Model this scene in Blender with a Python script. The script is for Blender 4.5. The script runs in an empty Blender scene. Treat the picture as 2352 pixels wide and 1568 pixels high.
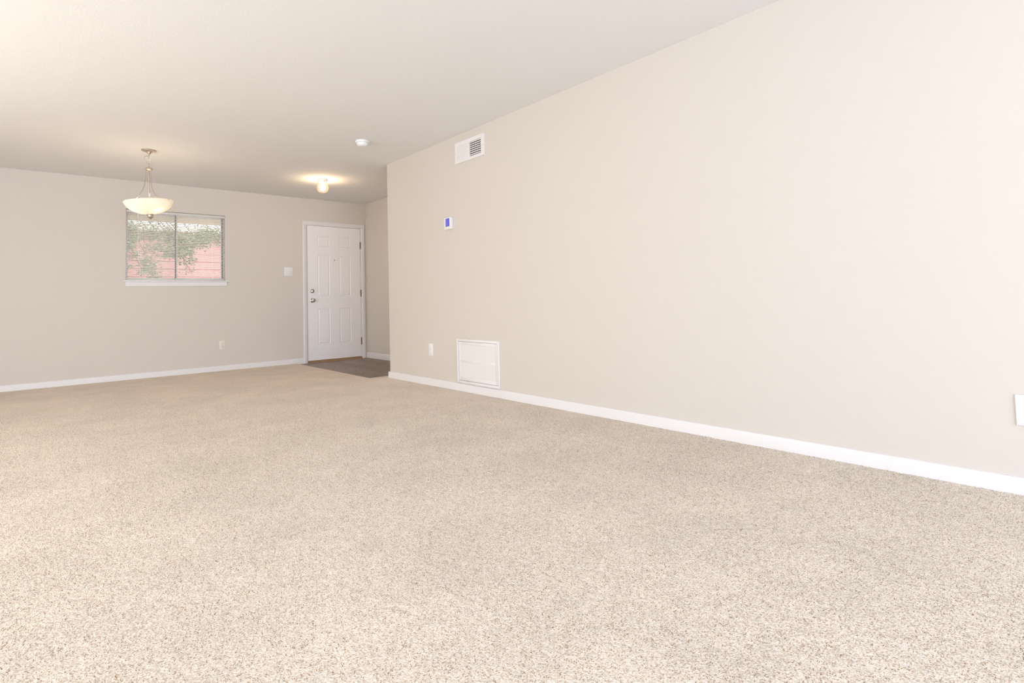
import bpy, bmesh, math, random
import numpy as np
from mathutils import Vector, Matrix

C = bpy.context.scene.collection
SC = bpy.context.scene
PI = math.pi

# ------------------------------------------------------------------ camera
FPX = 1248.11
cam = bpy.data.cameras.new('camera')
cam.sensor_width = 36.0
cam.lens = FPX / 2352 * 36.0
cam.shift_x = -(1179.67 - 1176) / 2352
cam.shift_y = -(784 - 634.22) / 2352
cam.clip_start = 0.02
cam_o = bpy.data.objects.new('camera', cam)
C.objects.link(cam_o)
rt = Vector((0.75141457, -0.65929703, -0.02652478))
up = Vector((-0.00797063, -0.04926607, 0.99875389))
fw = Vector((0.65978224, 0.75026681, 0.04227425))
m = Matrix((rt, up, -fw)).transposed().to_4x4()
m.translation = (0, 0, 0.85156)
cam_o.matrix_world = m
SC.camera = cam_o

# ------------------------------------------------------------------ world, daylight, exposure
SC.view_settings.view_transform = 'Standard'
SC.view_settings.look = 'None'
SC.view_settings.exposure = -0.09
SC.view_settings.gamma = 1.0
SC.view_settings.use_curve_mapping = False

world = bpy.data.worlds.new('overcast_sky')
SC.world = world
world.use_nodes = True
wn = world.node_tree.nodes
wn['Background'].inputs[0].default_value = (0.88, 0.95, 1.0, 1)
wn['Background'].inputs[1].default_value = 2.6


def area(name, loc, rot, sx, sy, power, col):
    l = bpy.data.lights.new(name, 'AREA')
    l.shape = 'RECTANGLE'
    l.size = sx
    l.size_y = sy
    l.energy = power
    l.color = col
    o = bpy.data.objects.new(name, l)
    o.location = loc
    o.rotation_euler = rot
    C.objects.link(o)
    return o


# room dimensions (metres)
H = 2.44
XR = 3.032        # right wall
YF = 8.099        # far wall
YE = 5.624        # end of the right wall
XE = 3.970        # entry side wall
XL = -2.6         # left wall (outside the frame)
YB = -5.0         # back wall (behind the camera)
ZV = -0.012       # entry floor
T = 0.14

# daylight through the patio door behind the camera and through the left window
area('daylight_patio', (-0.10, YB - 0.10, 1.08), (PI / 2, 0, 0), 4.4, 2.1, 308, (0.60, 0.73, 1.0))
area('daylight_left', (XL - 0.10, -0.2, 1.2), (PI / 2, 0, -PI / 2), 3.0, 2.0, 6, (0.7, 0.82, 1.0))
area('daylight_dining', (XL - 0.10, 3.8, 1.1), (PI / 2, 0, -PI / 2), 3.0, 2.05, 72, (1.0, 0.93, 0.83))

# sun over the yard, coming from behind the house
sun = bpy.data.lights.new('sun', 'SUN')
sun.energy = 6.0
sun.angle = 0.02
sun.color = (1.0, 0.96, 0.90)
sun_o = bpy.data.objects.new('sun', sun)
sun_o.rotation_euler = Vector((0.25, 1.0, -1.3)).to_track_quat('-Z', 'Y').to_euler()
C.objects.link(sun_o)


# ------------------------------------------------------------------ materials
def mat(name, col, rough=0.6, metal=0.0, spec=0.5):
    m = bpy.data.materials.new(name)
    m.use_nodes = True
    b = m.node_tree.nodes['Principled BSDF']
    b.inputs['Base Color'].default_value = (*col, 1)
    b.inputs['Roughness'].default_value = rough
    b.inputs['Metallic'].default_value = metal
    b.inputs['Specular IOR Level'].default_value = spec
    return m


class N:
    """small node-building helper"""

    def __init__(s, m):
        s.t = m.node_tree
        s.b = s.t.nodes['Principled BSDF']

    def n(s, typ, **kw):
        o = s.t.nodes.new(typ)
        for k, v in kw.items():
            setattr(o, k, v)
        return o

    def l(s, a, b):
        s.t.links.new(a, b)

    def val(s, sock, v):
        if hasattr(v, 'is_linked'):
            s.l(v, sock)
        else:
            sock.default_value = v

    def math(s, op, a, b=0.0, clamp=False):
        o = s.n('ShaderNodeMath', operation=op)
        o.use_clamp = clamp
        s.val(o.inputs[0], a)
        s.val(o.inputs[1], b)
        return o.outputs[0]

    def mix(s, f, a, b):
        o = s.n('ShaderNodeMix', data_type='RGBA')
        s.val(o.inputs[0], f)
        s.val(o.inputs[6], a)
        s.val(o.inputs[7], b)
        return o.outputs[2]

    def noise(s, vec, scale, detail=2.0, rough=0.5):
        o = s.n('ShaderNodeTexNoise')
        s.l(vec, o.inputs['Vector'])
        o.inputs['Scale'].default_value = scale
        o.inputs['Detail'].default_value = detail
        o.inputs['Roughness'].default_value = rough
        return o.outputs['Fac']

    def ramp(s, f, a, b):
        o = s.n('ShaderNodeMapRange')
        s.l(f, o.inputs[0])
        o.inputs[1].default_value = a
        o.inputs[2].default_value = b
        return o.outputs[0]

    def bump(s, h, strength, dist):
        o = s.n('ShaderNodeBump')
        o.inputs['Strength'].default_value = strength
        o.inputs['Distance'].default_value = dist
        s.l(h, o.inputs['Height'])
        s.l(o.outputs[0], s.b.inputs['Normal'])

    def pos(s):
        return s.n('ShaderNodeTexCoord').outputs['Object']


def painted(name, col, scale, strength, dist, rough=0.85, spec=0.25, low=0.0):
    m = mat(name, col, rough, 0, spec)
    k = N(m)
    P = k.pos()
    h = k.noise(P, scale, 3.0, 0.6)
    if low:
        h2 = k.noise(P, 1.1, 2.0, 0.5)
        h = k.math('ADD', h, k.math('MULTIPLY', h2, low))
    k.bump(h, strength, dist)
    return m


M = {}
M['wall'] = painted('wall_paint', (0.71, 0.655, 0.595), 130, 0.10, 0.002)
M['ceiling'] = painted('ceiling_paint', (0.84, 0.825, 0.81), 90, 0.25, 0.004, 0.95, 0.1, 6.0)
M['white'] = mat('white_paint_dimmed', (0.83, 0.80, 0.79), 0.4, 0, 0.4)  # same white as the door, darkened to offset strong light near the camera
M['door'] = mat('white_paint_lifted', (0.93, 0.895, 0.88), 0.38, 0, 0.4)  # same white as the trim, lightened to make up for weak light here
M['plastic'] = mat('white_plastic', (0.86, 0.84, 0.84), 0.35, 0, 0.5)
M['ivory'] = mat('ivory_plastic', (0.82, 0.77, 0.68), 0.4, 0, 0.5)
M['slot'] = mat('dark_slot', (0.05, 0.045, 0.04), 0.6)
M['nickel'] = mat('brushed_nickel', (0.62, 0.56, 0.48), 0.28, 1.0)
M['chrome'] = mat('satin_chrome', (0.55, 0.53, 0.50), 0.2, 1.0)
M['brass'] = mat('aged_brass', (0.25, 0.145, 0.075), 0.4, 1.0)
M['oak'] = mat('oak_threshold', (0.32, 0.19, 0.095), 0.5)
M['vent'] = mat('vent_enamel', (0.84, 0.81, 0.80), 0.4)
M['vent_shade'] = mat('vent_shade_black', (0.01, 0.01, 0.01), 0.9)  # black for the shade inside the open vent
M['bronze'] = mat('dark_gasket', (0.05, 0.045, 0.04), 0.5)
M['cord'] = mat('blind_cord', (0.85, 0.83, 0.78), 0.8)
M['clear'] = mat('clear_wand', (0.80, 0.80, 0.78), 0.15)
M['bark'] = mat('bark', (0.14, 0.10, 0.07), 0.9)
M['fascia'] = mat('fascia_paint', (0.75, 0.70, 0.66), 0.6)
M['soil'] = mat('pale_ground', (0.62, 0.57, 0.49), 0.95)


def mk_carpet():
    m = mat('carpet', (0.8, 0.7, 0.6), 0.95, 0, 0.05)
    k = N(m)
    P = k.pos()

    def strokes(scale, la, lb, frac, seed):
        mp = k.n('ShaderNodeMapping')
        k.l(P, mp.inputs[0])
        mp.inputs['Location'].default_value = (seed, seed * 1.7, 0)
        warp = k.n('ShaderNodeTexNoise')
        k.l(mp.outputs[0], warp.inputs['Vector'])
        warp.inputs['Scale'].default_value = 140
        sc = k.n('ShaderNodeVectorMath', operation='MULTIPLY_ADD')
        k.l(warp.outputs['Color'], sc.inputs[0])
        sc.inputs[1].default_value = (0.004, 0.004, 0.0)
        k.l(mp.outputs[0], sc.inputs[2])
        v = k.n('ShaderNodeTexVoronoi', voronoi_dimensions='2D', feature='F1')
        k.l(sc.outputs[0], v.inputs['Vector'])
        v.inputs['Scale'].default_value = scale
        d = k.n('ShaderNodeVectorMath', operation='SUBTRACT')
        k.l(sc.outputs[0], d.inputs[0])
        k.l(v.outputs['Position'], d.inputs[1])
        sep = k.n('ShaderNodeSeparateColor')
        k.l(v.outputs['Color'], sep.inputs[0])
        rot = k.n('ShaderNodeVectorRotate', rotation_type='Z_AXIS')
        k.l(d.outputs[0], rot.inputs['Vector'])
        k.l(k.math('MULTIPLY', sep.outputs[0], 6.283), rot.inputs['Angle'])
        ml = k.n('ShaderNodeVectorMath', operation='MULTIPLY')
        k.l(rot.outputs[0], ml.inputs[0])
        ml.inputs[1].default_value = (1 / la, 1 / lb, 0)
        ln = k.n('ShaderNodeVectorMath', operation='LENGTH')
        k.l(ml.outputs[0], ln.inputs[0])
        msk = k.ramp(ln.outputs['Value'], 1.15, 0.55)
        on = k.math('LESS_THAN', sep.outputs[1], frac)
        return k.math('MULTIPLY', msk, on), v.outputs['Distance']

    s1, d1 = strokes(120, 0.0036, 0.0015, 0.50, 0.0)      # dark brown yarn flecks, shade between tufts painted in with them
    s2, d2 = strokes(150, 0.0050, 0.0020, 0.75, 3.1)      # tan yarn
    s3, d3 = strokes(170, 0.0045, 0.0020, 0.80, 7.7)      # pale yarn
    base = (0.90, 0.80, 0.685, 1)
    c = k.mix(k.math('MULTIPLY', s3, 0.75), base, (0.96, 0.89, 0.80, 1))
    c = k.mix(k.math('MULTIPLY', s2, 0.50), c, (0.60, 0.47, 0.345, 1))
    c = k.mix(k.math('MULTIPLY', s1, 0.66), c, (0.40, 0.22, 0.11, 1))
    # nap lying in different directions
    nap = k.noise(P, 2.3, 3.0, 0.55)
    nap = k.ramp(nap, 0.30, 0.70)
    br = k.n('ShaderNodeHueSaturation')
    k.l(c, br.inputs['Color'])
    k.l(k.math('ADD', k.math('MULTIPLY', nap, 0.12), 0.94), br.inputs['Value'])
    k.l(br.outputs[0], k.b.inputs['Base Color'])
    yarn = k.noise(P, 260, 2.0, 0.6)
    h = k.math('SUBTRACT', k.math('ADD', yarn, k.math('MULTIPLY', s3, 0.6)), k.math('MULTIPLY', s1, 0.6))
    k.bump(h, 0.55, 0.004)
    return m


M['carpet'] = mk_carpet()


def mk_pile():
    m = mat('carpet_yarn', (0.85, 0.76, 0.66), 0.95, 0, 0.05)
    k = N(m)
    at = k.n('ShaderNodeAttribute', attribute_name='yarn')
    r = k.n('ShaderNodeValToRGB')
    k.l(at.outputs['Fac'], r.inputs[0])
    e = r.color_ramp
    e.interpolation = 'CONSTANT'
    cols = [(0.0, (0.34, 0.18, 0.09)), (0.09, (0.55, 0.36, 0.22)), (0.17, (0.78, 0.66, 0.53)), (0.25, (0.99, 0.91, 0.79)), (0.62, (0.99, 0.94, 0.85))]
    while len(e.elements) < len(cols):
        e.elements.new(0.5)
    for el, (p, c) in zip(e.elements, cols):
        el.position = p
        el.color = (*c, 1)
    # soft yarn scatters light like a fuzzy upright fibre
    g = k.n('ShaderNodeNewGeometry')
    vm = k.n('ShaderNodeVectorMath', operation='MULTIPLY_ADD')
    k.l(g.outputs['Normal'], vm.inputs[0])
    vm.inputs[1].default_value = (0.15, 0.15, 0.15)
    vm.inputs[2].default_value = (0, 0, 0.85)
    nm = k.n('ShaderNodeVectorMath', operation='NORMALIZE')
    k.l(vm.outputs[0], nm.inputs[0])
    k.l(nm.outputs[0], k.b.inputs['Normal'])
    nap = k.ramp(k.noise(k.pos(), 2.3, 3.0, 0.55), 0.30, 0.70)
    br = k.n('ShaderNodeHueSaturation')
    k.l(r.outputs[0], br.inputs['Color'])
    k.l(k.math('ADD', k.math('MULTIPLY', nap, 0.12), 0.94), br.inputs['Value'])
    k.l(br.outputs[0], k.b.inputs['Base Color'])
    return m


M['pile'] = mk_pile()


def mk_vinyl():
    m = mat('vinyl_plank', (0.25, 0.18, 0.14), 0.45, 0, 0.4)
    k = N(m)
    P = k.pos()
    mp = k.n('ShaderNodeMapping')
    k.l(P, mp.inputs[0])
    mp.inputs['Rotation'].default_value = (0, 0, PI / 2)
    br = k.n('ShaderNodeTexBrick')
    k.l(mp.outputs[0], br.inputs['Vector'])
    br.inputs['Color1'].default_value = (0.32, 0.245, 0.205, 1)
    br.inputs['Color2'].default_value = (0.25, 0.19, 0.155, 1)
    br.inputs['Mortar'].default_value = (0.10, 0.07, 0.05, 1)
    br.inputs['Scale'].default_value = 1.0
    br.inputs['Mortar Size'].default_value = 0.0015
    br.inputs['Brick Width'].default_value = 1.2
    br.inputs['Row Height'].default_value = 0.18
    st = k.n('ShaderNodeMapping')
    k.l(P, st.inputs[0])
    st.inputs['Scale'].default_value = (14, 1.2, 1)
    g = k.noise(st.outputs[0], 6, 5, 0.65)
    c = k.mix(k.ramp(g, 0.3, 0.7), (0.55, 0.53, 0.51, 1), (1.2, 1.18, 1.16, 1))
    mu = k.n('ShaderNodeMix', data_type='RGBA', blend_type='MULTIPLY')
    mu.inputs[0].default_value = 1
    k.l(br.outputs[0], mu.inputs[6])
    k.l(c, mu.inputs[7])
    k.l(mu.outputs[2], k.b.inputs['Base Color'])
    return m


M['vinyl'] = mk_vinyl()


def mk_siding():
    m = mat('red_siding', (0.72, 0.44, 0.43), 0.7)
    k = N(m)
    P = k.pos()
    c = k.mix(k.ramp(k.noise(P, 3, 4), 0.3, 0.7), (0.46, 0.215, 0.21, 1), (0.50, 0.24, 0.235, 1))
    k.l(c, k.b.inputs['Base Color'])
    return m


M['siding'] = mk_siding()


def mk_leaf():
    m = mat('leaf', (0.16, 0.24, 0.12), 0.5)
    k = N(m)
    oi = k.n('ShaderNodeNewGeometry')
    c = k.mix(oi.outputs['Random Per Island'], (0.12, 0.15, 0.10, 1), (0.30, 0.33, 0.22, 1))
    k.l(c, k.b.inputs['Base Color'])
    return m


M['leaf'] = mk_leaf()


def mk_soffit():
    m = mat('porch_soffit_paint', (0.90, 0.84, 0.75), 0.7)
    return m


M['soffit'] = mk_soffit()


def mk_pane():
    m = bpy.data.materials.new('window_glass')
    m.use_nodes = True
    t = m.node_tree
    t.nodes.remove(t.nodes['Principled BSDF'])
    out = t.nodes['Material Output']
    tr = t.nodes.new('ShaderNodeBsdfTransparent')
    tr.inputs[0].default_value = (0.95, 0.97, 0.96, 1)
    gl = t.nodes.new('ShaderNodeBsdfGlossy')
    gl.inputs['Roughness'].default_value = 0.02
    fr = t.nodes.new('ShaderNodeFresnel')
    fr.inputs[0].default_value = 1.12
    mx = t.nodes.new('ShaderNodeMixShader')
    t.links.new(fr.outputs[0], mx.inputs[0])
    t.links.new(tr.outputs[0], mx.inputs[1])
    t.links.new(gl.outputs[0], mx.inputs[2])
    t.links.new(mx.outputs[0], out.inputs[0])
    return m


M['pane'] = mk_pane()


def mk_screen():
    m = bpy.data.materials.new('insect_screen_mesh')
    m.use_nodes = True
    t = m.node_tree
    out = t.nodes['Material Output']
    p = t.nodes['Principled BSDF']
    p.inputs['Base Color'].default_value = (0.75, 0.75, 0.73, 1)
    p.inputs['Roughness'].default_value = 0.8
    tr = t.nodes.new('ShaderNodeBsdfTransparent')
    mx = t.nodes.new('ShaderNodeMixShader')
    mx.inputs[0].default_value = 0.16
    t.links.new(tr.outputs[0], mx.inputs[1])
    t.links.new(p.outputs[0], mx.inputs[2])
    t.links.new(mx.outputs[0], out.inputs[0])
    return m


M['screen_mesh'] = mk_screen()


def mk_shade(name, col, trans, clear=0.0):
    """frosted lamp glass: lets the bulbs inside shine through it"""
    m = bpy.data.materials.new(name)
    m.use_nodes = True
    t = m.node_tree
    t.nodes.remove(t.nodes['Principled BSDF'])
    out = t.nodes['Material Output']
    d = t.nodes.new('ShaderNodeBsdfDiffuse')
    d.inputs[0].default_value = (*col, 1)
    tl = t.nodes.new('ShaderNodeBsdfTranslucent')
    tl.inputs[0].default_value = (*col, 1)
    gl = t.nodes.new('ShaderNodeBsdfGlossy')
    gl.inputs['Roughness'].default_value = 0.25
    a = t.nodes.new('ShaderNodeMixShader')
    a.inputs[0].default_value = trans
    b = t.nodes.new('ShaderNodeMixShader')
    b.inputs[0].default_value = 0.04
    t.links.new(d.outputs[0], a.inputs[1])
    t.links.new(tl.outputs[0], a.inputs[2])
    t.links.new(a.outputs[0], b.inputs[1])
    t.links.new(gl.outputs[0], b.inputs[2])
    c = t.nodes.new('ShaderNodeMixShader')
    c.inputs[0].default_value = clear
    tp = t.nodes.new('ShaderNodeBsdfTransparent')
    t.links.new(b.outputs[0], c.inputs[1])
    t.links.new(tp.outputs[0], c.inputs[2])
    t.links.new(c.outputs[0], out.inputs[0])
    return m


M['bowl'] = mk_shade('frosted_bowl_glass', (0.89, 0.87, 0.83), 0.5)
M['globe'] = mk_shade('frosted_globe_glass', (0.97, 0.68, 0.44), 0.6, 0.975)


def mk_emit(name, col, s):
    m = mat(name, col, 0.4)
    b = m.node_tree.nodes['Principled BSDF']
    b.inputs['Emission Color'].default_value = (*col, 1)
    b.inputs['Emission Strength'].default_value = s
    return m


M['slat'] = mk_shade('blind_slat_vinyl', (0.99, 0.98, 0.96), 0.55)
M['bulb'] = mk_emit('lit_bulb', (1.0, 0.82, 0.56), 44)
M['bulb_entry'] = mk_emit('lit_entry_bulb', (1.0, 0.74, 0.44), 125)
M['screen'] = mk_emit('blue_display', (0.10, 0.09, 0.55), 0.6)
M['bezel'] = mat('screen_bezel', (0.10, 0.07, 0.30), 0.5)


# ------------------------------------------------------------------ mesh helpers
class MB:
    def __init__(s, org=(0, 0, 0)):
        s.bm = bmesh.new()
        s.o = Vector(org)

    def _xf(s, vs):
        for v in vs:
            v.co -= s.o

    def box(s, x0, x1, y0, y1, z0, z1, bev=0.0, seg=2):
        r = bmesh.ops.create_cube(s.bm, size=1.0)
        for v in r['verts']:
            v.co = Vector(((x0 + x1) / 2 + v.co.x * (x1 - x0), (y0 + y1) / 2 + v.co.y * (y1 - y0),
                           (z0 + z1) / 2 + v.co.z * (z1 - z0))) - s.o
        if bev:
            es = list({e for v in r['verts'] for e in v.link_edges})
            bmesh.ops.bevel(s.bm, geom=es, offset=bev, segments=seg, profile=0.5, affect='EDGES')
        return s

    def quad(s, *pts):
        s.bm.faces.new([s.bm.verts.new(Vector(p) - s.o) for p in pts])
        return s

    def prism(s, prof, a, b, axes):
        """extrude 2-D profile from a to b; axes maps (u,v,w)->xyz"""
        A = [s.bm.verts.new(Vector(axes(u, v, a)) - s.o) for u, v in prof]
        B = [s.bm.verts.new(Vector(axes(u, v, b)) - s.o) for u, v in prof]
        n = len(prof)
        s.bm.faces.new(A)
        s.bm.faces.new(list(reversed(B)))
        for i in range(n):
            s.bm.faces.new((A[i], A[(i + 1) % n], B[(i + 1) % n], B[i]))
        return s

    def lathe(s, prof, c, axis='Z', seg=32):
        """revolve [(r, h)] about an axis through c"""
        c = Vector(c)
        rings = []

        def P(r, h, a):
            x, y = r * math.cos(a), r * math.sin(a)
            if axis == 'Z':
                return c + Vector((x, y, h)) - s.o
            if axis == 'Y':
                return c + Vector((x, h, y)) - s.o
            return c + Vector((h, x, y)) - s.o
        for r, h in prof:
            if r < 1e-6:
                rings.append([s.bm.verts.new(P(0, h, 0))])
            else:
                rings.append([s.bm.verts.new(P(r, h, 2 * PI * i / seg)) for i in range(seg)])
        for a, b in zip(rings, rings[1:]):
            for i in range(seg):
                j = (i + 1) % seg
                if len(a) == 1 and len(b) == 1:
                    continue
                if len(a) == 1:
                    s.bm.faces.new((a[0], b[i], b[j]))
                elif len(b) == 1:
                    s.bm.faces.new((a[i], a[j], b[0]))
                else:
                    s.bm.faces.new((a[i], a[j], b[j], b[i]))
        return s

    def tube(s, pts, r, seg=10, closed=False):
        pts = [Vector(p) for p in pts]
        n = len(pts)
        rs = r if isinstance(r, (list, tuple)) else [r] * n
        rings = []
        prev = None
        for i, p in enumerate(pts):
            if closed:
                t = (pts[(i + 1) % n] - pts[i - 1]).normalized()
            else:
                t = (pts[min(i + 1, n - 1)] - pts[max(i - 1, 0)]).normalized()
            if prev is None:
                q = t.orthogonal().normalized()
            else:
                q = (prev - t * prev.dot(t)).normalized()
            prev = q
            w = t.cross(q)
            rings.append([s.bm.verts.new(p + rs[i] * (q * math.cos(2 * PI * k / seg) + w * math.sin(2 * PI * k / seg)) - s.o)
                          for k in range(seg)])
        pairs = list(zip(rings, rings[1:])) + ([(rings[-1], rings[0])] if closed else [])
        for a, b in pairs:
            for k in range(seg):
                j = (k + 1) % seg
                s.bm.faces.new((a[k], a[j], b[j], b[k]))
        if not closed:
            s.bm.faces.new(list(reversed(rings[0])))
            s.bm.faces.new(rings[-1])
        return s

    def sphere(s, c, r, sz=1.0, seg=16):
        prof = [(r * math.sin(PI * i / seg), -r * sz * math.cos(PI * i / seg)) for i in range(seg + 1)]
        prof[0] = (0, prof[0][1])
        prof[-1] = (0, prof[-1][1])
        return s.lathe(prof, c, 'Z', seg * 2)

    def build(s, name, m, parent=None, angle=35, kind=None):
        bmesh.ops.recalc_face_normals(s.bm, faces=s.bm.faces)
        me = bpy.data.meshes.new(name)
        s.bm.to_mesh(me)
        s.bm.free()
        me.materials.append(m)
        me.shade_smooth()
        me.set_sharp_from_angle(angle=math.radians(angle))
        o = bpy.data.objects.new(name, me)
        C.objects.link(o)
        if parent:
            o.parent = parent
        if kind:
            o['kind'] = kind
        return o


def thing(name, loc, label, cat, group=None):
    o = bpy.data.objects.new(name, None)
    C.objects.link(o)
    o.location = loc
    o.empty_display_size = 0.1
    o['label'] = label
    o['category'] = cat
    if group:
        o['group'] = group
    return o


def setting(name, loc, label=None, cat=None):
    o = bpy.data.objects.new(name, None)
    C.objects.link(o)
    o.location = loc
    o.empty_display_size = 0.1
    o['kind'] = 'structure'
    if label:
        o['label'] = label
        o['category'] = cat
    return o


def lab(o, label, cat):
    o['label'] = label
    o['category'] = cat
    return o


# ------------------------------------------------------------------ the room shell
BT0 = 0.014
EX0, EY0 = 2.858, 5.772      # corner of the entry floor
b = MB()
ch = 0.006
# carpet: main field, strip beside the entry floor, strip round the wall corner
b.box(XL, EX0, YB, YF, -0.05, 0.0)
b.box(EX0, XR, YB, EY0, -0.05, 0.0)
b.box(XR, XE, YE, EY0, -0.05, 0.0)
fl = b.build('floor', M['carpet'], kind='structure')
lab(fl, 'speckled beige wall-to-wall carpet covering the living room', 'carpet')
# standing tufts of the pile where the carpet is close enough to show them
rng = np.random.default_rng(5)
NT = 500000
tx = rng.uniform(-0.9, XR - BT0, NT)
ty = rng.uniform(-0.2, 6.2, NT)
dep = tx * fw.x + ty * fw.y - 0.85156 * fw.z
lat = (tx * rt.x + ty * rt.y) / np.maximum(dep, 0.01)
keep = (dep > 1.0) & (lat > -1.15) & (lat < 1.15) & (rng.uniform(0, 1, NT) < np.clip((6.0 - dep) / 3.0, 0, 1) ** 1.3)
tx, ty = tx[keep], ty[keep]
n = len(tx)
hh = rng.uniform(0.0030, 0.0052, n)
la = rng.uniform(0, 2 * PI, n)
ll = hh * rng.uniform(0.6, 2.0, n)
wr = rng.uniform(0.0011, 0.0019, n)
a0 = rng.uniform(0, 2 * PI, n)
V = np.zeros((n, 4, 3), np.float32)
for i in range(3):
    V[:, i, 0] = tx + wr * np.cos(a0 + i * 2.094)
    V[:, i, 1] = ty + wr * np.sin(a0 + i * 2.094)
    V[:, i, 2] = -0.0015
V[:, 3, 0] = np.minimum(tx + ll * np.cos(la), XR - BT0)
V[:, 3, 1] = ty + ll * np.sin(la)
V[:, 3, 2] = hh * 0.8
Fi = (np.arange(n)[:, None, None] * 4 + np.array([[0, 1, 3], [1, 2, 3], [2, 0, 3]])[None]).reshape(-1).astype(np.int32)
me = bpy.data.meshes.new('carpet_pile')
me.vertices.add(n * 4)
me.vertices.foreach_set('co', V.reshape(-1))
me.loops.add(n * 9)
me.loops.foreach_set('vertex_index', Fi)
me.polygons.add(n * 3)
me.polygons.foreach_set('loop_start', np.arange(0, n * 9, 3, dtype=np.int32))
at_ = me.attributes.new('yarn', 'FLOAT', 'POINT')
at_.data.foreach_set('value', np.repeat(rng.uniform(0, 1, n), 4).astype(np.float32))
me.update()
me.materials.append(M['pile'])
po_ = bpy.data.objects.new('carpet_pile', me)
C.objects.link(po_)
po_.parent = fl
po_['kind'] = 'stuff'
b = MB()
b.box(EX0, XE + 0.1, EY0, YF + T, -0.06, ZV)
lab(b.build('floor_entry', M['vinyl'], kind='structure'), 'dark brown wood-look plank floor in front of the white entry door', 'floor')
b = MB()
b.box(XL - T, XE + T, YB - T, YF + T, H, H + 0.1)
lab(b.build('ceiling', M['ceiling'], kind='structure'), 'off-white lightly textured ceiling over the whole room', 'ceiling')

# window and door openings in the far wall
WX0, WX1, WZ0, WZ1 = 0.818, 1.923, 1.205, 2.090
DX0, DX1, DZ1 = 3.012, 3.898, 2.055       # rough door opening
b = MB()
b.box(XL - T, WX0, YF, YF + T, -0.06, H)
b.box(WX0, WX1, YF, YF + T, -0.06, WZ0)
b.box(WX0, WX1, YF, YF + T, WZ1, H)
b.box(WX1, DX0, YF, YF + T, -0.06, H)
b.box(DX0, DX1, YF, YF + T, DZ1, H)
b.box(DX1, XE + T, YF, YF + T, -0.06, H)
lab(b.build('wall_far', M['wall'], kind='structure'), 'beige far wall with the small window and the entry door', 'wall')
b = MB()
b.box(XR, XR + 0.12, YB - T, YE, -0.06, H)
# rounded outside corner
es = [e for e in b.bm.edges if abs(e.verts[0].co.x - XR) < 1e-4 and abs(e.verts[1].co.x - XR) < 1e-4
      and abs(e.verts[0].co.y - YE) < 1e-4 and abs(e.verts[1].co.y - YE) < 1e-4]
bmesh.ops.bevel(b.bm, geom=es, offset=0.014, segments=5, profile=0.5, affect='EDGES')
b.box(XR + 0.12, XE + T, YE - 0.12, YE, -0.06, H)
lab(b.build('wall_right', M['wall'], kind='structure'), 'long bare beige wall running along the right side', 'wall')
b = MB()
b.box(XE, XE + T, YE, YF, -0.06, H)
lab(b.build('wall_entry', M['wall'], kind='structure'), 'shaded beige side wall of the entry beside the white door', 'wall')
# left wall with two openings (outside the frame, they let the daylight in)
b = MB()
b.box(XL - T, XL, YB - T, -1.7, -0.06, H)
b.box(XL - T, XL, -1.7, 1.3, -0.06, 0.2)
b.box(XL - T, XL, -1.7, 1.3, 2.2, H)
b.box(XL - T, XL, 1.3, 2.3, -0.06, H)
b.box(XL - T, XL, 2.3, 5.3, 2.13, H)
b.box(XL - T, XL, 2.3, 5.3, -0.06, 0.0)
b.box(XL - T, XL, 5.3, YF, -0.06, H)
b.build('wall_left', M['wall'], kind='structure')
# back wall with the patio door opening
b = MB()
b.box(XL, -2.3, YB - T, YB, -0.06, H)
b.box(-2.3, 2.1, YB - T, YB, 2.13, H)
b.box(-2.3, 2.1, YB - T, YB, -0.06, 0.0)
b.box(2.1, XR, YB - T, YB, -0.06, H)
b.build('wall_back', M['wall'], kind='structure')

# ------------------------------------------------------------------ baseboards
BT = 0.013


def base_prof(h):
    return [(0, 0), (BT, 0), (BT, h - 0.012), (BT - 0.002, h - 0.005), (BT - 0.006, h - 0.001), (0, h)]


HB = 0.0695
b = MB()
b.prism(base_prof(HB), YB, YE + BT, lambda u, v, w: (XR - u, w, v))
b.prism(base_prof(HB), XR, XE, lambda u, v, w: (w, YE + u, v))
b.build('baseboard_right', M['white'], kind='structure')
b = MB()
b.prism(base_prof(HB), XL, 2.86, lambda u, v, w: (w, YF - u, v))
b.prism(base_prof(HB - ZV), 2.86, 2.968, lambda u, v, w: (w, YF - u, v + ZV))
b.build('baseboard_far', M['white'], kind='structure')
b = MB()
b.prism(base_prof(0.088), YE + BT, YF, lambda u, v, w: (XE - u, w, v + ZV))
b.build('baseboard_entry', M['white'], kind='structure')

# ------------------------------------------------------------------ entry door
dr = setting('door_1', (3.45, YF, ZV), 'white six-panel entry door with three hinges beside the entry wall', 'door')
dorg = (3.45, YF, ZV)
# casing: two legs and a head with an eased profile
CW, CTK = 0.062, 0.016


def cas_prof(w):
    return [(0, 0), (w, 0), (w, 0.010), (w * 0.85, CTK), (w * 0.25, CTK), (0, 0.008)]


b = MB(dorg)
b.prism(cas_prof(0.056), ZV, 2.046, lambda u, v, w: (2.968 + 0.056 - u, YF - v, w))
b.prism(cas_prof(0.062), ZV, 2.046, lambda u, v, w: (3.888 + u, YF - v, w))
b.prism(cas_prof(0.060), 2.968, 3.950, lambda u, v, w: (w, YF - v, 2.046 + u))
b.build('door_casing', M['white'], dr)
b = MB(dorg)
b.box(DX0, 3.030, YF, YF + T, ZV, 2.055)
b.box(3.880, DX1, YF, YF + T, ZV, 2.055)
b.box(3.030, 3.880, YF, YF + T, 2.041, 2.055)
b.build('door_jamb', M['white'], dr)
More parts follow.
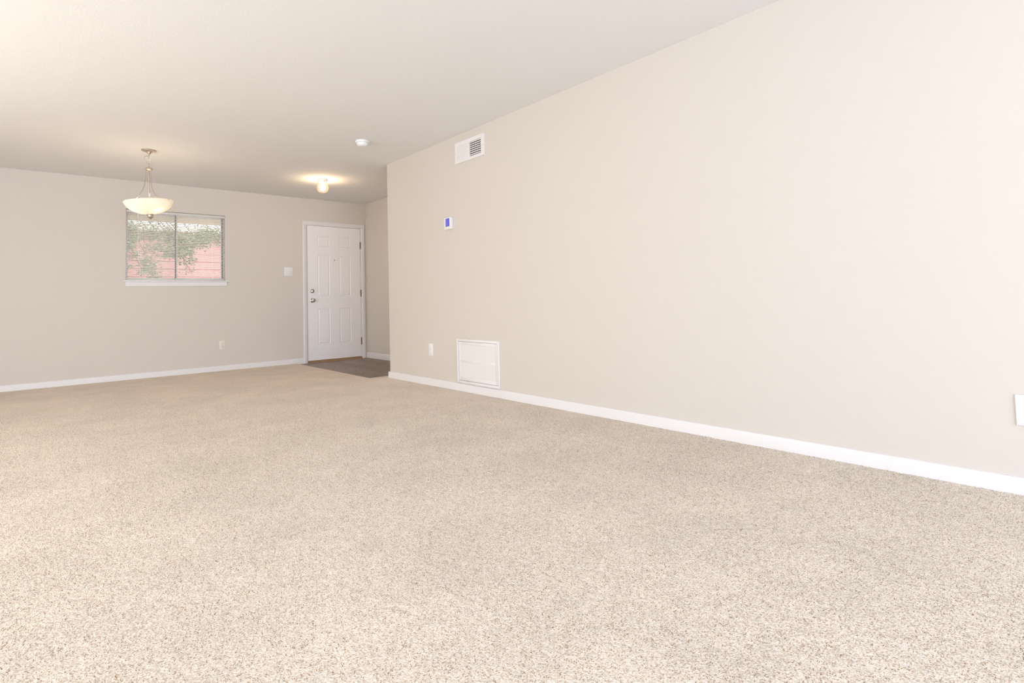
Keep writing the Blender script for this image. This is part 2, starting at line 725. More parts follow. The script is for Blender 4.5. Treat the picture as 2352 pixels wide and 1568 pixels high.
# slab with six embossed panels
SX0, SX1, SZ0, SZ1 = 3.0335, 3.8765, 0.022, 2.0375
SY = YF + 0.002
panels = [(3.187, 3.377, 1.729, 1.892), (3.527, 3.711, 1.729, 1.892),
          (3.187, 3.377, 0.976, 1.594), (3.533, 3.713, 0.976, 1.594),
          (3.187, 3.377, 0.252, 0.788), (3.525, 3.708, 0.252, 0.788)]
panels = [(3.187, 3.377, z0, z1) if x0 < 3.4 else (3.529, 3.712, z0, z1) for x0, x1, z0, z1 in panels]
xs = sorted({SX0, SX1, 3.187, 3.377, 3.529, 3.712})
zs = sorted({SZ0, SZ1, 1.729, 1.892, 0.976, 1.594, 0.252, 0.788})
b = MB(dorg)
bm = b.bm
o = Vector(dorg)
vf = {(x, z): bm.verts.new(Vector((x, SY, z)) - o) for x in xs for z in zs}
pf = []
for i in range(len(xs) - 1):
    for j in range(len(zs) - 1):
        f = bm.faces.new((vf[xs[i], zs[j]], vf[xs[i + 1], zs[j]], vf[xs[i + 1], zs[j + 1]], vf[xs[i], zs[j + 1]]))
        if any(abs(xs[i] - p[0]) < 1e-6 and abs(zs[j] - p[2]) < 1e-6 for p in panels):
            pf.append(f)
vb = {(x, z): bm.verts.new(Vector((x, SY + 0.044, z)) - o) for x in (SX0, SX1) for z in (SZ0, SZ1)}
bm.faces.new([vb[SX1, SZ0], vb[SX0, SZ0], vb[SX0, SZ1], vb[SX1, SZ1]])
bm.faces.new([vf[x, SZ0] for x in reversed(xs)] + [vb[SX0, SZ0], vb[SX1, SZ0]])
bm.faces.new([vf[x, SZ1] for x in xs] + [vb[SX1, SZ1], vb[SX0, SZ1]])
bm.faces.new([vf[SX0, z] for z in zs] + [vb[SX0, SZ1], vb[SX0, SZ0]])
bm.faces.new([vf[SX1, z] for z in reversed(zs)] + [vb[SX1, SZ0], vb[SX1, SZ1]])
bm.normal_update()
for f in pf:
    for th, dep in ((0.010, -0.007), (0.008, 0.0), (0.016, 0.006)):
        bmesh.ops.inset_region(bm, faces=[f], thickness=th, depth=0)
        n = Vector((0, -1, 0))
        for v in f.verts:
            v.co += n * dep
bmesh.ops.dissolve_limit(bm, angle_limit=0.001, verts=bm.verts, edges=[e for e in bm.edges])
slab = b.build('door_slab', M['door'], dr, angle=12)


def lock(name, x, z, prof, m):
    bb = MB(dorg)
    bb.lathe([(r, -h) for r, h in prof], (x, SY, z), 'Y', 24)
    return bb.build(name, m, slab)


dk = lock('deadbolt', 3.103, 1.054, [(0.0, 0.0), (0.031, 0.0), (0.031, 0.006), (0.026, 0.013), (0.018, 0.016), (0.016, 0.012), (0.0, 0.012)], M['chrome'])
kb = lock('door_knob', 3.104, 0.915, [(0.0, 0.0), (0.033, 0.0), (0.033, 0.004), (0.024, 0.012), (0.012, 0.018), (0.011, 0.028),
                                      (0.016, 0.034), (0.026, 0.042), (0.0285, 0.052), (0.026, 0.062), (0.016, 0.068), (0.006, 0.069), (0.0, 0.069)], M['chrome'])
bb = MB(dorg)
bb.box(3.099, 3.107, SY - 0.030, SY - 0.010, 1.038, 1.070, 0.002)
bb.build('thumb_turn', M['chrome'], slab)
lock('peephole', 3.453, 1.525, [(0.0, 0.0), (0.008, 0.0), (0.008, 0.003), (0.005, 0.003), (0.004, 0.001), (0.0, 0.001)], M['brass'])
for z0, z1 in ((1.718, 1.822), (0.960, 1.066), (0.203, 0.313)):
    bb = MB(dorg)
    bb.tube([(3.8785, YF - 0.007, z0), (3.8785, YF - 0.007, z1)], 0.0065, 12)
    bb.lathe([(0, 0), (0.004, 0.001), (0.005, 0.004), (0, 0.007)], (3.8785, YF - 0.007, z1), 'Z', 12)
    bb.box(3.872, 3.888, YF - 0.004, YF + 0.002, z0, z1)
    h = bb.build('hinge', M['brass'], dr)
    h['label'] = 'aged brass hinge'
bb = MB(dorg)
bb.prism([(-0.03, 0), (0.11, 0), (0.11, 0.026), (0.0, 0.026), (-0.02, 0.018)], 3.030, 3.880, lambda u, v, w: (w, YF + u, ZV + v))
bb.build('threshold', M['oak'], dr)['label'] = 'worn wooden threshold'

# ------------------------------------------------------------------ window
wi = setting('window_1', (1.37, YF, WZ0), 'small two-pane sliding window with white sill in the far wall', 'window')
worg = (1.37, YF, WZ0)
FY0, FY1 = YF + 0.075, YF + 0.125
b = MB(worg)
b.box(WX0, WX0 + 0.012, FY0, FY1, WZ0, WZ1)
b.box(WX1 - 0.016, WX1, FY0, FY1, WZ0, WZ1)
b.box(WX0 + 0.012, WX1 - 0.016, FY0, FY1, WZ1 - 0.03, WZ1)
b.box(WX0 + 0.012, WX1 - 0.016, FY0, FY1, WZ0, WZ0 + 0.02)
b.build('window_frame', M['white'], wi)
for nm, x0, x1, y0 in (('sash', WX0 + 0.012, 1.372, FY0 + 0.026), ('sash', 1.355, WX1 - 0.016, FY0 + 0.003)):
    b = MB(worg)
    y1 = y0 + 0.020
    w = 0.018
    b.box(x0, x0 + w, y0, y1, WZ0 + 0.02, WZ1 - 0.03)
    b.box(x1 - w, x1, y0, y1, WZ0 + 0.02, WZ1 - 0.03)
    b.box(x0 + w, x1 - w, y0, y1, WZ0 + 0.02, WZ0 + 0.035)
    b.box(x0 + w, x1 - w, y0, y1, WZ1 - 0.05, WZ1 - 0.03)
    s = b.build(nm, M['white'], wi)
    b = MB(worg)
    b.box(x0 + w - 0.004, x1 - w + 0.004, y0 + 0.008, y0 + 0.012, WZ0 + 0.033, WZ1 - 0.046)
    b.build('pane', M['pane'], s)
b = MB(worg)
b.box(WX0 + 0.012, 1.360, FY1 + 0.004, FY1 + 0.006, WZ0 + 0.02, WZ1 - 0.03)
b.build('insect_screen', M['screen_mesh'], wi)
# dark weather seals along the meeting stile and the right jamb
for x in (1.3565, 1.906):
    b = MB(worg)
    b.box(x - 0.010, x + 0.001, FY0 - 0.012, FY0 + 0.002, WZ0 + 0.03, WZ1 - 0.03)
    b.build('weather_seal', M['bronze'], wi)
b = MB(worg)
b.box(0.797, 1.969, YF - 0.024, YF + 0.075, WZ0 - 0.014, WZ0 + 0.004, 0.004)
b.build('window_sill', M['white'], wi)
b = MB(worg)
b.prism([(0, 0), (0.012, 0.002), (0.014, 0.012), (0.014, 0.052), (0.009, 0.058), (0, 0.058)], 0.815, 1.937,
        lambda u, v, w: (w, YF - u, WZ0 - 0.072 + v))
b.build('window_apron', M['white'], wi)

# ------------------------------------------------------------------ mini blind
borg = (1.37, YF + 0.03, WZ1)
bl = thing('mini_blind', borg, 'white horizontal mini blind with open slats hanging in the far window', 'blind')
b = MB(borg)
b.box(WX0 + 0.003, WX1 - 0.003, YF + 0.012, YF + 0.042, WZ1 - 0.036, WZ1 - 0.006, 0.002)
b.build('headrail', M['slat'], bl)
b = MB(borg)
zt, zb, ns = WZ1 - 0.050, WZ0 + 0.034, 40
SYC = YF + 0.027
tl = math.radians(-15)
for i in range(ns):
    z = zt + (zb - zt) * i / (ns - 1)
    pr = []
    for kx in range(5):
        u = (kx / 4 - 0.5) * 0.025
        dz = 0.0022 * (1 - (u / 0.0125) ** 2)
        pr.append((SYC + u * math.cos(tl) - dz * math.sin(tl), z + u * math.sin(tl) + dz * math.cos(tl)))
    va = [b.bm.verts.new(Vector((WX0 + 0.008, y, zz)) - b.o) for y, zz in pr]
    vc = [b.bm.verts.new(Vector((WX1 - 0.006, y, zz)) - b.o) for y, zz in pr]
    for kx in range(4):
        b.bm.faces.new((va[kx], va[kx + 1], vc[kx + 1], vc[kx]))
sl = b.build('slats', M['slat'], bl)
b = MB(borg)
b.box(WX0 + 0.008, WX1 - 0.006, SYC - 0.013, SYC + 0.013, WZ0 + 0.010, WZ0 + 0.022, 0.002)
b.build('bottom_rail', M['slat'], bl)
for x in (0.968, 1.37, 1.772):
    b = MB(borg)
    for dy in (-0.0135, 0.0135):
        b.tube([(x, SYC + dy, WZ1 - 0.036), (x, SYC + dy, WZ0 + 0.012)], 0.0008, 6)
    b.build('ladder_cord', M['cord'], bl)
b = MB(borg)
b.tube([(0.942, YF + 0.006, WZ1 - 0.030), (0.944, YF + 0.004, 1.78), (0.950, YF + 0.003, 1.45)], 0.0028, 8)
b.build('tilt_wand', M['clear'], bl)
b = MB(borg)
b.tube([(0.985, YF + 0.008, WZ1 - 0.03), (0.985, YF + 0.006, 1.32)], 0.0012, 6)
b.lathe([(0, 0), (0.005, 0.001), (0.004, 0.016), (0.002, 0.024), (0, 0.024)], (0.985, YF + 0.006, 1.30), 'Z', 10)
b.build('lift_cord', M['cord'], bl)

# ------------------------------------------------------------------ wall plates
def plate_on_far(name, x, z, w, h, label, cat, m):
    t = thing(name, (x, YF, z), label, cat)
    b = MB((x, YF, z))
    b.box(x - w / 2, x + w / 2, YF - 0.006, YF, z - h / 2, z + h / 2, 0.003)
    b.build('cover_plate', m, t)
    return t


sw = plate_on_far('light_switch', 2.757, 1.339, 0.122, 0.128, 'white double light switch left of the entry door', 'light switch', M['plastic'])
for dx in (-0.023, 0.023):
    b = MB((2.757, YF, 1.339))
    x = 2.757 + dx
    b.box(x - 0.005, x + 0.005, YF - 0.017, YF - 0.006, 1.333, 1.351, 0.0015)
    b.build('toggle', M['plastic'], sw)
    b = MB((2.757, YF, 1.339))
    b.bm.free()
    for dz in (-0.030, 0.030):
        b = MB((2.757, YF, 1.339))
        b.lathe([(0, 0), (0.003, 0), (0.0025, -0.0012), (0, -0.0014)], (x, YF - 0.006, 1.339 + dz), 'Y', 10)
        b.build('screw', M['plastic'], sw)

ot = plate_on_far('power_outlet', 1.882, 0.343, 0.073, 0.116, 'ivory duplex power outlet low on the far wall below the window', 'outlet', M['ivory'])
for dz in (-0.0195, 0.0195):
    b = MB((1.882, YF, 0.343))
    z = 0.343 + dz
    b.box(1.882 - 0.017, 1.882 + 0.017, YF - 0.009, YF - 0.005, z - 0.0145, z + 0.0145, 0.003)
    sk = b.build('socket', M['ivory'], ot)
    b = MB((1.882, YF, 0.343))
    b.box(1.882 - 0.008, 1.882 - 0.0055, YF - 0.0095, YF - 0.006, z - 0.003, z + 0.007)
    b.box(1.882 + 0.0055, 1.882 + 0.008, YF - 0.0095, YF - 0.006, z - 0.002, z + 0.006)
    b.lathe([(0, -0.0005), (0.003, -0.0005), (0.003, 0.003), (0, 0.003)], (1.882, YF - 0.009, z - 0.008), 'Y', 10)
    b.build('slots', M['slot'], sk)


def plate_on_right(name, y, z, w, h, d, label, cat):
    t = thing(name, (XR, y, z), label, cat)
    b = MB((XR, y, z))
    b.box(XR - d, XR, y - w / 2, y + w / 2, z - h / 2, z + h / 2, 0.003)
    b.build('cover_plate', M['plastic'], t)
    return t


p1 = plate_on_right('power_outlet', 4.750, 0.362, 0.078, 0.124, 0.007, 'white power outlet on the right wall beside the access panel', 'outlet')
for dz in (-0.0195, 0.0195):
    b = MB((XR, 4.750, 0.362))
    z = 0.362 + dz
    b.box(XR - 0.0085, XR - 0.006, 4.750 - 0.017, 4.750 + 0.017, z - 0.0145, z + 0.0145, 0.001)
    b.build('socket', M['plastic'], p1)
p2 = plate_on_right('wall_plate', 0.303, 0.344, 0.079, 0.126, 0.007, 'white wall plate cut off by the right edge of the photo', 'wall plate')
for dz in (-0.042, 0.042):
    b = MB((XR, 0.303, 0.344))
    b.lathe([(0, 0), (0.0035, 0), (0.003, -0.0012), (0, -0.0015)], (XR - 0.007, 0.303, 0.344 + dz), 'X', 12)
    b.build('screw', M['plastic'], p2)

# ------------------------------------------------------------------ access panel
AY0, AY1, AZ0, AZ1 = 3.655, 4.284, 0.078, 0.490
ap = thing('access_panel', (XR, 3.97, AZ0), 'square white access panel low on the right wall above the baseboard', 'access panel')
ao = (XR, 3.97, AZ0)
FWD = 0.022
b = MB(ao)
b.box(XR - 0.014, XR, AY0, AY0 + FWD, AZ0, AZ1, 0.002)
b.box(XR - 0.014, XR, AY1 - FWD, AY1, AZ0, AZ1, 0.002)
b.box(XR - 0.014, XR, AY0 + FWD - 0.002, AY1 - FWD + 0.002, AZ1 - FWD, AZ1, 0.002)
b.box(XR - 0.014, XR, AY0 + FWD - 0.002, AY1 - FWD + 0.002, AZ0, AZ0 + FWD, 0.002)
b.build('panel_frame', M['vent'], ap)
b = MB(ao)
y0, y1, z0, z1 = AY0 + FWD + 0.003, AY1 - FWD - 0.003, AZ0 + FWD + 0.004, AZ1 - FWD - 0.003
zm = (z0 + z1) / 2
b.box(XR - 0.006, XR - 0.001, y0, y1, z0, z1)
b.box(XR - 0.0085, XR - 0.006, y0, y0 + 0.03, z0, z1, 0.001)
b.box(XR - 0.0085, XR - 0.006, y1 - 0.03, y1, z0, z1, 0.002)
for za, zb_ in ((z0, z0 + 0.03), (z1 - 0.03, z1), (zm - 0.012, zm + 0.012)):
    b.box(XR - 0.0085, XR - 0.006, y0 + 0.028, y1 - 0.028, za, zb_, 0.001)
lv = z0 + 0.03
b.build('panel_door', M['vent'], ap)
b = MB(ao)
b.lathe([(0, 0), (0.006, 0), (0.005, -0.003), (0, -0.004)], (XR - 0.0085, y0 + 0.015, z0 + 0.05), 'X', 12)
b.build('latch', M['vent'], ap)

# ------------------------------------------------------------------ supply vent
VY0, VY1, VZ0, VZ1 = 3.800, 4.247, 2.162, 2.362
vt = thing('air_vent', (XR, 4.02, VZ0), 'white rectangular air supply vent high on the right wall', 'vent')
vo = (XR, 4.02, VZ0)
LY0, LY1 = 4.046, 4.222       # far half (vanes closed)
RY0, RY1 = 3.838, 4.014       # near half (open)
OZ0, OZ1 = 2.191, 2.327
b = MB(vo)
d = 0.010
for a in ((VY0, RY0, VZ0, VZ1), (RY1, LY0, VZ0, VZ1), (LY1, VY1, VZ0, VZ1),
          (RY0, RY1, VZ0, OZ0), (RY0, RY1, OZ1, VZ1), (LY0, LY1, VZ0, OZ0), (LY0, LY1, OZ1, VZ1)):
    b.box(XR - d, XR, *a)
bmesh.ops.remove_doubles(b.bm, verts=b.bm.verts, dist=1e-5)
b.build('vent_frame', M['vent'], vt)
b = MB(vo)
b.box(XR - 0.0015, XR - 0.0005, RY0, RY1, OZ0, OZ1)  # black sheet on the wall stands in for the shade behind the louvers
b.build('vent_shade_plate', M['vent_shade'], vt)
b = MB(vo)
for i in range(7):
    z = OZ0 + (OZ1 - OZ0) * (i + 0.5) / 7 + 0.002
    b.prism([(0.0095, -0.0065), (0.0105, -0.0055), (0.0060, 0.0060), (0.0050, 0.0050)], RY0 + 0.001, RY1 - 0.001,
            lambda u, v, w, z=z: (XR - u, w, z + v))
b.build('louvers', M['vent'], vt)
b = MB(vo)
for i in range(7):
    y = RY0 + (RY1 - RY0) * (i + 0.5) / 7
    b.box(XR - 0.0035, XR - 0.002, y - 0.0007, y + 0.0007, OZ0, OZ1)
b.build('vanes', M['vent'], vt)
b = MB(vo)
nv = 9
for i in range(nv):
    y = LY0 + (LY1 - LY0) * (i + 0.5) / nv
    b.prism([(0.0072, -0.0104), (0.0080, -0.0104), (0.0066, 0.0104), (0.0058, 0.0104)], OZ0, OZ1,
            lambda u, v, w, y=y: (XR - u, y + v, w))
b.build('closed_vanes', M['vent'], vt)
for y in (VY0 + 0.014, VY1 - 0.012):
    b = MB(vo)
    b.lathe([(0, 0), (0.0035, 0), (0.003, -0.0015), (0, -0.0018)], (XR - d, y, (VZ0 + VZ1) / 2 - 0.005), 'X', 10)
    b.build('screw', M['chrome'], vt)

# ------------------------------------------------------------------ thermostat
th = thing('thermostat', (XR, 4.376, 1.606), 'small white thermostat with a lit blue screen on the right wall', 'thermostat')
to = (XR, 4.376, 1.606)
b = MB(to)
b.box(XR - 0.020, XR, 4.318, 4.434, 1.551, 1.661, 0.003)
b.box(XR - 0.026, XR - 0.018, 4.316, 4.436, 1.549, 1.663, 0.003)
b.build('body', M['plastic'], th)
b = MB(to)
b.box(XR - 0.0266, XR - 0.0255, 4.341, 4.404, 1.577, 1.654)
b.build('screen_bezel', M['bezel'], th)
b = MB(to)
b.box(XR - 0.0272, XR - 0.0262, 4.346, 4.399, 1.582, 1.649)
b.build('screen', M['screen'], th)['label'] = 'lit blue screen'
b = MB(to)
b.box(XR - 0.0278, XR - 0.0255, 4.320, 4.334, 1.60, 1.635, 0.001)
b.build('button', M['plastic'], th)

# ------------------------------------------------------------------ smoke detector
so = (2.391, 4.914, H)
sd = thing('smoke_detector', so, 'round white smoke detector on the ceiling near the right wall', 'smoke detector')
b = MB(so)
b.lathe([(0, 0), (0.066, 0), (0.068, -0.004), (0.068, -0.014), (0.064, -0.020), (0, -0.020)], so, 'Z', 40)
b.build('base', M['plastic'], sd)
b = MB(so)
b.lathe([(0, -0.018), (0.052, -0.018), (0.056, -0.022), (0.056, -0.034), (0.050, -0.046), (0.036, -0.053), (0.030, -0.052), (0.028, -0.055),
         (0.012, -0.057), (0, -0.057)], so, 'Z', 40)
b.build('cover', M['plastic'], sd)
b = MB(so)
b.lathe([(0.030, -0.052), (0.033, -0.052), (0.033, -0.0535), (0.030, -0.0535)], so, 'Z', 32)
b.build('test_button', M['plastic'], sd)

# ------------------------------------------------------------------ entry ceiling light
fo = (2.730, 6.738, H)
ft = thing('ceiling_light', fo, 'lit globe ceiling light in front of the entry door', 'ceiling light')
b = MB(fo)
b.lathe([(0, 0), (0.058, 0), (0.060, -0.004), (0.056, -0.022), (0.050, -0.040), (0.046, -0.042), (0.044, -0.030), (0, -0.030)], fo, 'Z', 36)
b.build('base', M['plastic'], ft)
for a in (0.4, 0.4 + 2.094, 0.4 + 4.189):
    b = MB(fo)
    ca, sa = math.cos(a), math.sin(a)
    b.tube([(fo[0] + ca * 0.046, fo[1] + sa * 0.046, H - 0.034), (fo[0] + ca * 0.064, fo[1] + sa * 0.064, H - 0.034)], [0.003, 0.003], 8)
    b.sphere((fo[0] + ca * 0.064, fo[1] + sa * 0.064, H - 0.034), 0.005, 1, 6)
    b.build('thumb_screw', M['brass'], ft)
b = MB(fo)
gz = -0.108
prof = [(0.043, -0.036), (0.043, -0.046)]
for i in range(15):
    a = math.radians(38 + (180 - 38) * i / 14)
    prof.append((0.072 * math.sin(a), gz + 0.066 * math.cos(a)))
prof[-1] = (0.0, prof[-1][1])
b.lathe(prof, fo, 'Z', 36)
b.build('glass_globe', M['globe'], ft)
b = MB(fo)
b.sphere((fo[0], fo[1], H + gz + 0.002), 0.036, 1.15, 12)
b.build('bulb', M['bulb_entry'], ft)

# ------------------------------------------------------------------ pendant lamp
po = (0.837, 6.437, H)
pd = thing('pendant_lamp', po, 'brushed nickel pendant lamp with lit frosted bowl hanging before the window', 'pendant lamp')
px, py, _ = po
b = MB(po)
b.lathe([(0, 0), (0.066, 0), (0.067, -0.004), (0.064, -0.009), (0.045, -0.014), (0.022, -0.024), (0.013, -0.036), (0.010, -0.044), (0, -0.046)], po, 'Z', 40)
b.build('canopy', M['nickel'], pd)


def ring(b, c, rx, rz, ang, r):
    pts = []
    for i in range(20):
        a = 2 * PI * i / 20
        pts.append((c[0] + rx * math.cos(a) * math.cos(ang), c[1] + rx * math.cos(a) * math.sin(ang), c[2] + rz * math.sin(a)))
    b.tube(pts, r, 8, closed=True)


# directions as seen along the room: u across, v away
vd = Vector((px, py, 0)).normalized()
ux = Vector((vd.y, -vd.x, 0))
angu = math.atan2(ux.y, ux.x)
b = MB(po)
ring(b, (px, py, H - 0.058), 0.008, 0.014, angu, 0.0022)
ring(b, (px, py, H - 0.085), 0.009, 0.018, angu + PI / 2, 0.0024)
ring(b, (px - 0.000, py, H - 0.118), 0.022, 0.020, angu, 0.0026)
ring(b, (px, py, H - 0.147), 0.008, 0.012, angu + PI / 2, 0.0024)
b.build('chain', M['nickel'], pd)
b = MB(po)
cp = []
for u, z in ((0.0, -0.040), (-0.004, -0.058), (-0.030, -0.066), (-0.037, -0.078), (-0.028, -0.094), (-0.014, -0.112), (-0.006, -0.132), (0.0, -0.158)):
    cp.append((px + ux.x * u, py + ux.y * u, H + z))


def smooth(pts, n=5):
    P = [Vector(p) for p in pts]
    P = [2 * P[0] - P[1]] + P + [2 * P[-1] - P[-2]]
    out = []
    for i in range(1, len(P) - 2):
        for k in range(n):
            t = k / n
            a, c, d, e = P[i - 1], P[i], P[i + 1], P[i + 2]
            out.append(0.5 * ((2 * c) + (d - a) * t + (2 * a - 5 * c + 4 * d - e) * t * t + (3 * c - a - 3 * d + e) * t ** 3))
    out.append(P[-2])
    return out


b.tube(smooth(cp), 0.0028, 8)
b.build('cord', M['nickel'], pd)
b = MB(po)
zh = -0.185
b.lathe([(0, zh + 0.030), (0.006, zh + 0.028), (0.009, zh + 0.016), (0.018, zh + 0.012), (0.030, zh + 0.006), (0.035, zh - 0.002),
         (0.035, zh - 0.012), (0.029, zh - 0.018), (0.020, zh - 0.022), (0.010, zh - 0.026), (0, zh - 0.027)], po, 'Z', 36)
b.build('hub', M['nickel'], pd)
b = MB(po)
b.tube([(px, py, H + zh - 0.02), (px, py, H - 0.645)], 0.0072, 14)
b.build('stem', M['nickel'], pd)
ZR = -0.520         # bowl rim
RB = 0.212
TILT = math.radians(5.0)


def tilt(p, w=1.0):
    """the bowl hangs a little askew: turn a point about the rim centre"""
    p = Vector(p)
    c = Vector((px, py, H + ZR))
    return c + Matrix.Rotation(-TILT * w, 3, vd) @ (p - c)


def tilt_mesh(b):
    for v in b.bm.verts:
        v.co = tilt(v.co + b.o) - b.o


for k in range(3):
    a = angu + PI + 0.32 + k * 2 * PI / 3
    pts = []
    for r, z in ((0.027, zh - 0.010), (0.027, zh - 0.08), (0.032, zh - 0.15), (0.045, zh - 0.21), (0.070, zh - 0.262), (0.105, zh - 0.300), (0.150, zh - 0.325), (0.196, zh - 0.338)):
        pts.append((px + r * math.cos(a), py + r * math.sin(a), H + z))
    b = MB(po)
    pts = [tilt(q, min(1.0, max(0.0, (H + zh - q[2]) / (zh - ZR))) ** 2) for q in pts]
    b.tube(smooth(pts), 0.0038, 8)
    arm = b.build('arm', M['nickel'], pd)
    b = MB(po)
    r = RB - 0.010
    c = Vector((px + r * math.cos(a), py + r * math.sin(a), H + ZR - 0.012))
    e = Vector((math.cos(a), math.sin(a), 0))
    b.tube([c + Vector((0, 0, 0.000)) - e * 0.010, c + Vector((0, 0, 0.006)), c + Vector((0, 0, 0.017)) + e * 0.006, c + Vector((0, 0, 0.016)) + e * 0.013, c + Vector((0, 0, 0.008)) + e * 0.0135], 0.003, 8)
    tilt_mesh(b)
    b.build('clip', M['nickel'], arm)
# bowl with wall thickness
b = MB(po)
outer = []
DB = 0.128
RS = (RB * RB + DB * DB) / (2 * DB)
th0 = math.asin(RB / RS)
for i in range(19):
    a = th0 * (1 - i / 18)
    e = PI / 2 * i / 18
    outer.append((max(0.4 * RS * math.sin(a) + 0.6 * RB * math.cos(e), 0.012),
                  ZR - 0.4 * (RS * math.cos(a) - (RS - DB)) - 0.6 * DB * math.sin(e)))
inner = [(max(r - 0.004, 0.012), z + (0.004 if i else 0.0)) for i, (r, z) in enumerate(outer)]
b.lathe([(RB + 0.002, ZR + 0.004)] + outer + list(reversed(inner)) + [(RB - 0.003, ZR + 0.004), (RB + 0.002, ZR + 0.004)], po, 'Z', 56)
tilt_mesh(b)
b.build('glass_bowl', M['bowl'], pd)
b = MB(po)
zf = ZR - 0.126
b.lathe([(0, zf + 0.012), (0.028, zf + 0.004), (0.032, zf - 0.002), (0.030, zf - 0.008), (0.025, zf - 0.011), (0.025, zf - 0.023), (0.028, zf - 0.027),
         (0.025, zf - 0.031), (0.014, zf - 0.040), (0.007, zf - 0.046), (0.0035, zf - 0.050), (0.0035, zf - 0.066), (0.005, zf - 0.070), (0.003, zf - 0.075), (0, zf - 0.076)], po, 'Z', 32)
tilt_mesh(b)
b.build('finial', M['nickel'], pd)
for u, v in ((-0.098, -0.040), (0.066, -0.080), (0.03, 0.10)):
    c = Vector((px, py, 0)) + ux * u + vd * v
    b = MB(po)
    z = H + ZR - 0.055
    b.sphere((c.x, c.y, z), 0.026, 1.15, 12)
    b.build('bulb', M['bulb'], pd)
    b = MB(po)
    b.tube([(c.x, c.y, z + 0.028), (c.x, c.y, z + 0.070)], 0.013, 12)
    b.build('lamp_holder', M['plastic'], pd)

# ------------------------------------------------------------------ outside the window
b = MB()
b.box(-30, 40, YF + T, 60, -0.45, -0.15)
lab(b.build('ground', M['soil'], kind='structure'), 'bare pale yard outside the window', 'ground')
# porch roof over the entry
b = MB()
b.box(-0.5, 6.5, YF + T, 9.38, 2.30, 2.36)
b.box(-0.5, 6.5, 9.38, 9.42, 2.125, 2.40)
lab(b.build('porch_roof', M['soffit'], kind='structure'), 'cream porch soffit seen through the top of the window', 'porch roof')
# neighbouring building
no = (2.5, 14.0, -0.15)
nb = thing('red_building', no, 'low red building with horizontal siding outside the window', 'building')
b = MB(no)
z = -0.15
while z < 2.50:
    b.prism([(0, 0), (0.014, 0), (0.006, 0.175), (0, 0.175)], -8, 14, lambda u, v, w, z=z: (w, 14.0 - u, z + v))
    z += 0.17
b.box(-8, 14, 14.0, 18, -0.15, 2.52)
b.build('siding', M['siding'], nb)
b = MB(no)
b.box(-8.2, 14.2, 13.82, 18.2, 2.54, 2.66)
b.build('roof_edge', M['fascia'], nb)

# tree whose branches hang in front of the red building
random.seed(11)


def wx(zx):
    return 1.11 + (zx - 150) * 0.00085


def wz(zy):
    return 1.335 + (1365 - zy) * 0.00095


clus = [  # window-view x, y, half sizes, leaves
    (230, 430, 150, 110, 180), (270, 600, 130, 130, 230), (220, 760, 90, 90, 130), (560, 420, 200, 80, 120),
    (640, 540, 120, 90, 190), (690, 740, 90, 130, 150), (880, 480, 160, 110, 210), (960, 620, 90, 120, 200), (920, 790, 130, 90, 240),
    (1000, 880, 120, 60, 90), (520, 760, 80, 80, 70), (480, 1000, 90, 90, 110), (560, 1120, 110, 100, 150), (620, 1250, 90, 70, 80), (430, 1200, 60, 50, 45),
    (210, 1120, 60, 40, 30), (300, 900, 110, 50, 50), (850, 900, 140, 50, 60),
    (1160, 560, 110, 100, 260), (1190, 720, 120, 100, 300), (1180, 850, 120, 70, 220), (1220, 990, 120, 80, 110), (1240, 1180, 70, 60, 35),
    (1420, 470, 150, 80, 260), (1600, 450, 160, 80, 260), (1780, 470, 130, 90, 200), (1430, 590, 130, 60, 160), (1540, 660, 110, 80, 130), (1850, 620, 50, 60, 40),
    (1330, 640, 90, 90, 120), (60, 600, 140, 300, 350), (-150, 500, 200, 300, 400), (2000, 450, 200, 150, 300),
    (600, 230, 500, 90, 160), (1500, 240, 450, 90, 150),
]
tp = (-0.45, 11.6, -0.15)
tr = thing('leafy_tree', tp, 'green leafy tree with drooping branches between window and red building', 'tree')
b = MB(tp)
b.tube(smooth([(-0.45, 11.6, -0.3), (-0.42, 11.6, 0.8), (-0.35, 11.55, 1.7), (-0.1, 11.5, 2.5), (0.4, 11.4, 3.3)]),
       [0.16 - 0.10 * i / 20 for i in range(21)], 12)
b.build('trunk', M['bark'], tr)
b = MB(tp)
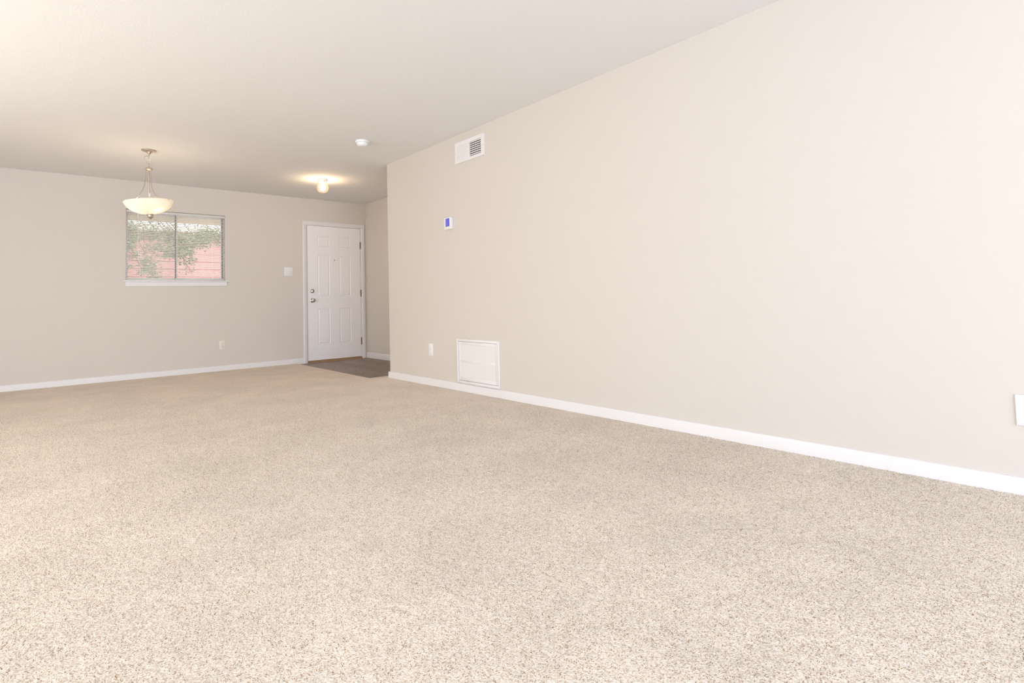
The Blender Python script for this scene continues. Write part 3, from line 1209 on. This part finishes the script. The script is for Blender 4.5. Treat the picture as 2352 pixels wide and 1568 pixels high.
for k, (zx, zy, hx, hz, n) in enumerate(clus):
    if k % 2 and k < 30:
        continue
    e = Vector((wx(zx), 11.1 + random.uniform(-0.3, 0.3), wz(zy)))
    s0 = Vector((0.2 + 0.02 * k, 11.43, 3.0 + 0.01 * k))
    mid = (s0 + e) / 2 + Vector((0, 0, 0.35))
    pts = smooth([s0, mid, e + Vector((-0.02, 0, 0.06)), e - Vector((0, 0, 0.05))], 4)
    b.tube(pts, [0.012 - 0.010 * i / (len(pts) - 1) for i in range(len(pts))], 6)
b.build('branches', M['bark'], tr)
b = MB(tp)
bm = b.bm


def leaf(c, L, W, d, nrm):
    d = d.normalized()
    w = d.cross(nrm).normalized() * W
    u = w.cross(d).normalized() * (W * 0.35)
    p = [c, c + d * L * 0.45 + w - u, c + d * L - u * 0.5, c + d * L * 0.45 - w - u, c + d * L * 0.45]
    v = [bm.verts.new(q - b.o) for q in p]
    bm.faces.new((v[0], v[1], v[4]))
    bm.faces.new((v[1], v[2], v[4]))
    bm.faces.new((v[2], v[3], v[4]))
    bm.faces.new((v[3], v[0], v[4]))


for zx, zy, hx, hz, n in clus:
    for _ in range(int(n * 1.5)):
        gx, gz = random.gauss(0, 0.5), random.gauss(0, 0.5)
        c = Vector((wx(zx + hx * gx), 11.1 + random.uniform(-0.55, 0.55), wz(zy + hz * gz)))
        d = Vector((random.uniform(-1, 1), random.uniform(-0.6, 0.6), random.uniform(-1.2, 0.3)))
        nrm = Vector((random.uniform(-0.6, 0.6), random.uniform(-1, 1), random.uniform(-0.2, 1)))
        leaf(c, random.uniform(0.028, 0.055), random.uniform(0.006, 0.012), d, nrm)
# crown above
for _ in range(900):
    c = Vector((random.gauss(1.0, 1.3), 11.4 + random.uniform(-0.9, 0.9), random.uniform(2.5, 4.2)))
    d = Vector((random.uniform(-1, 1), random.uniform(-0.6, 0.6), random.uniform(-1.2, 0.3)))
    leaf(c, random.uniform(0.05, 0.09), random.uniform(0.011, 0.02), d, Vector((random.uniform(-0.6, 0.6), random.uniform(-1, 1), 0.6)))
fo_ = b.build('foliage', M['leaf'], tr)
fo_['kind'] = 'stuff'
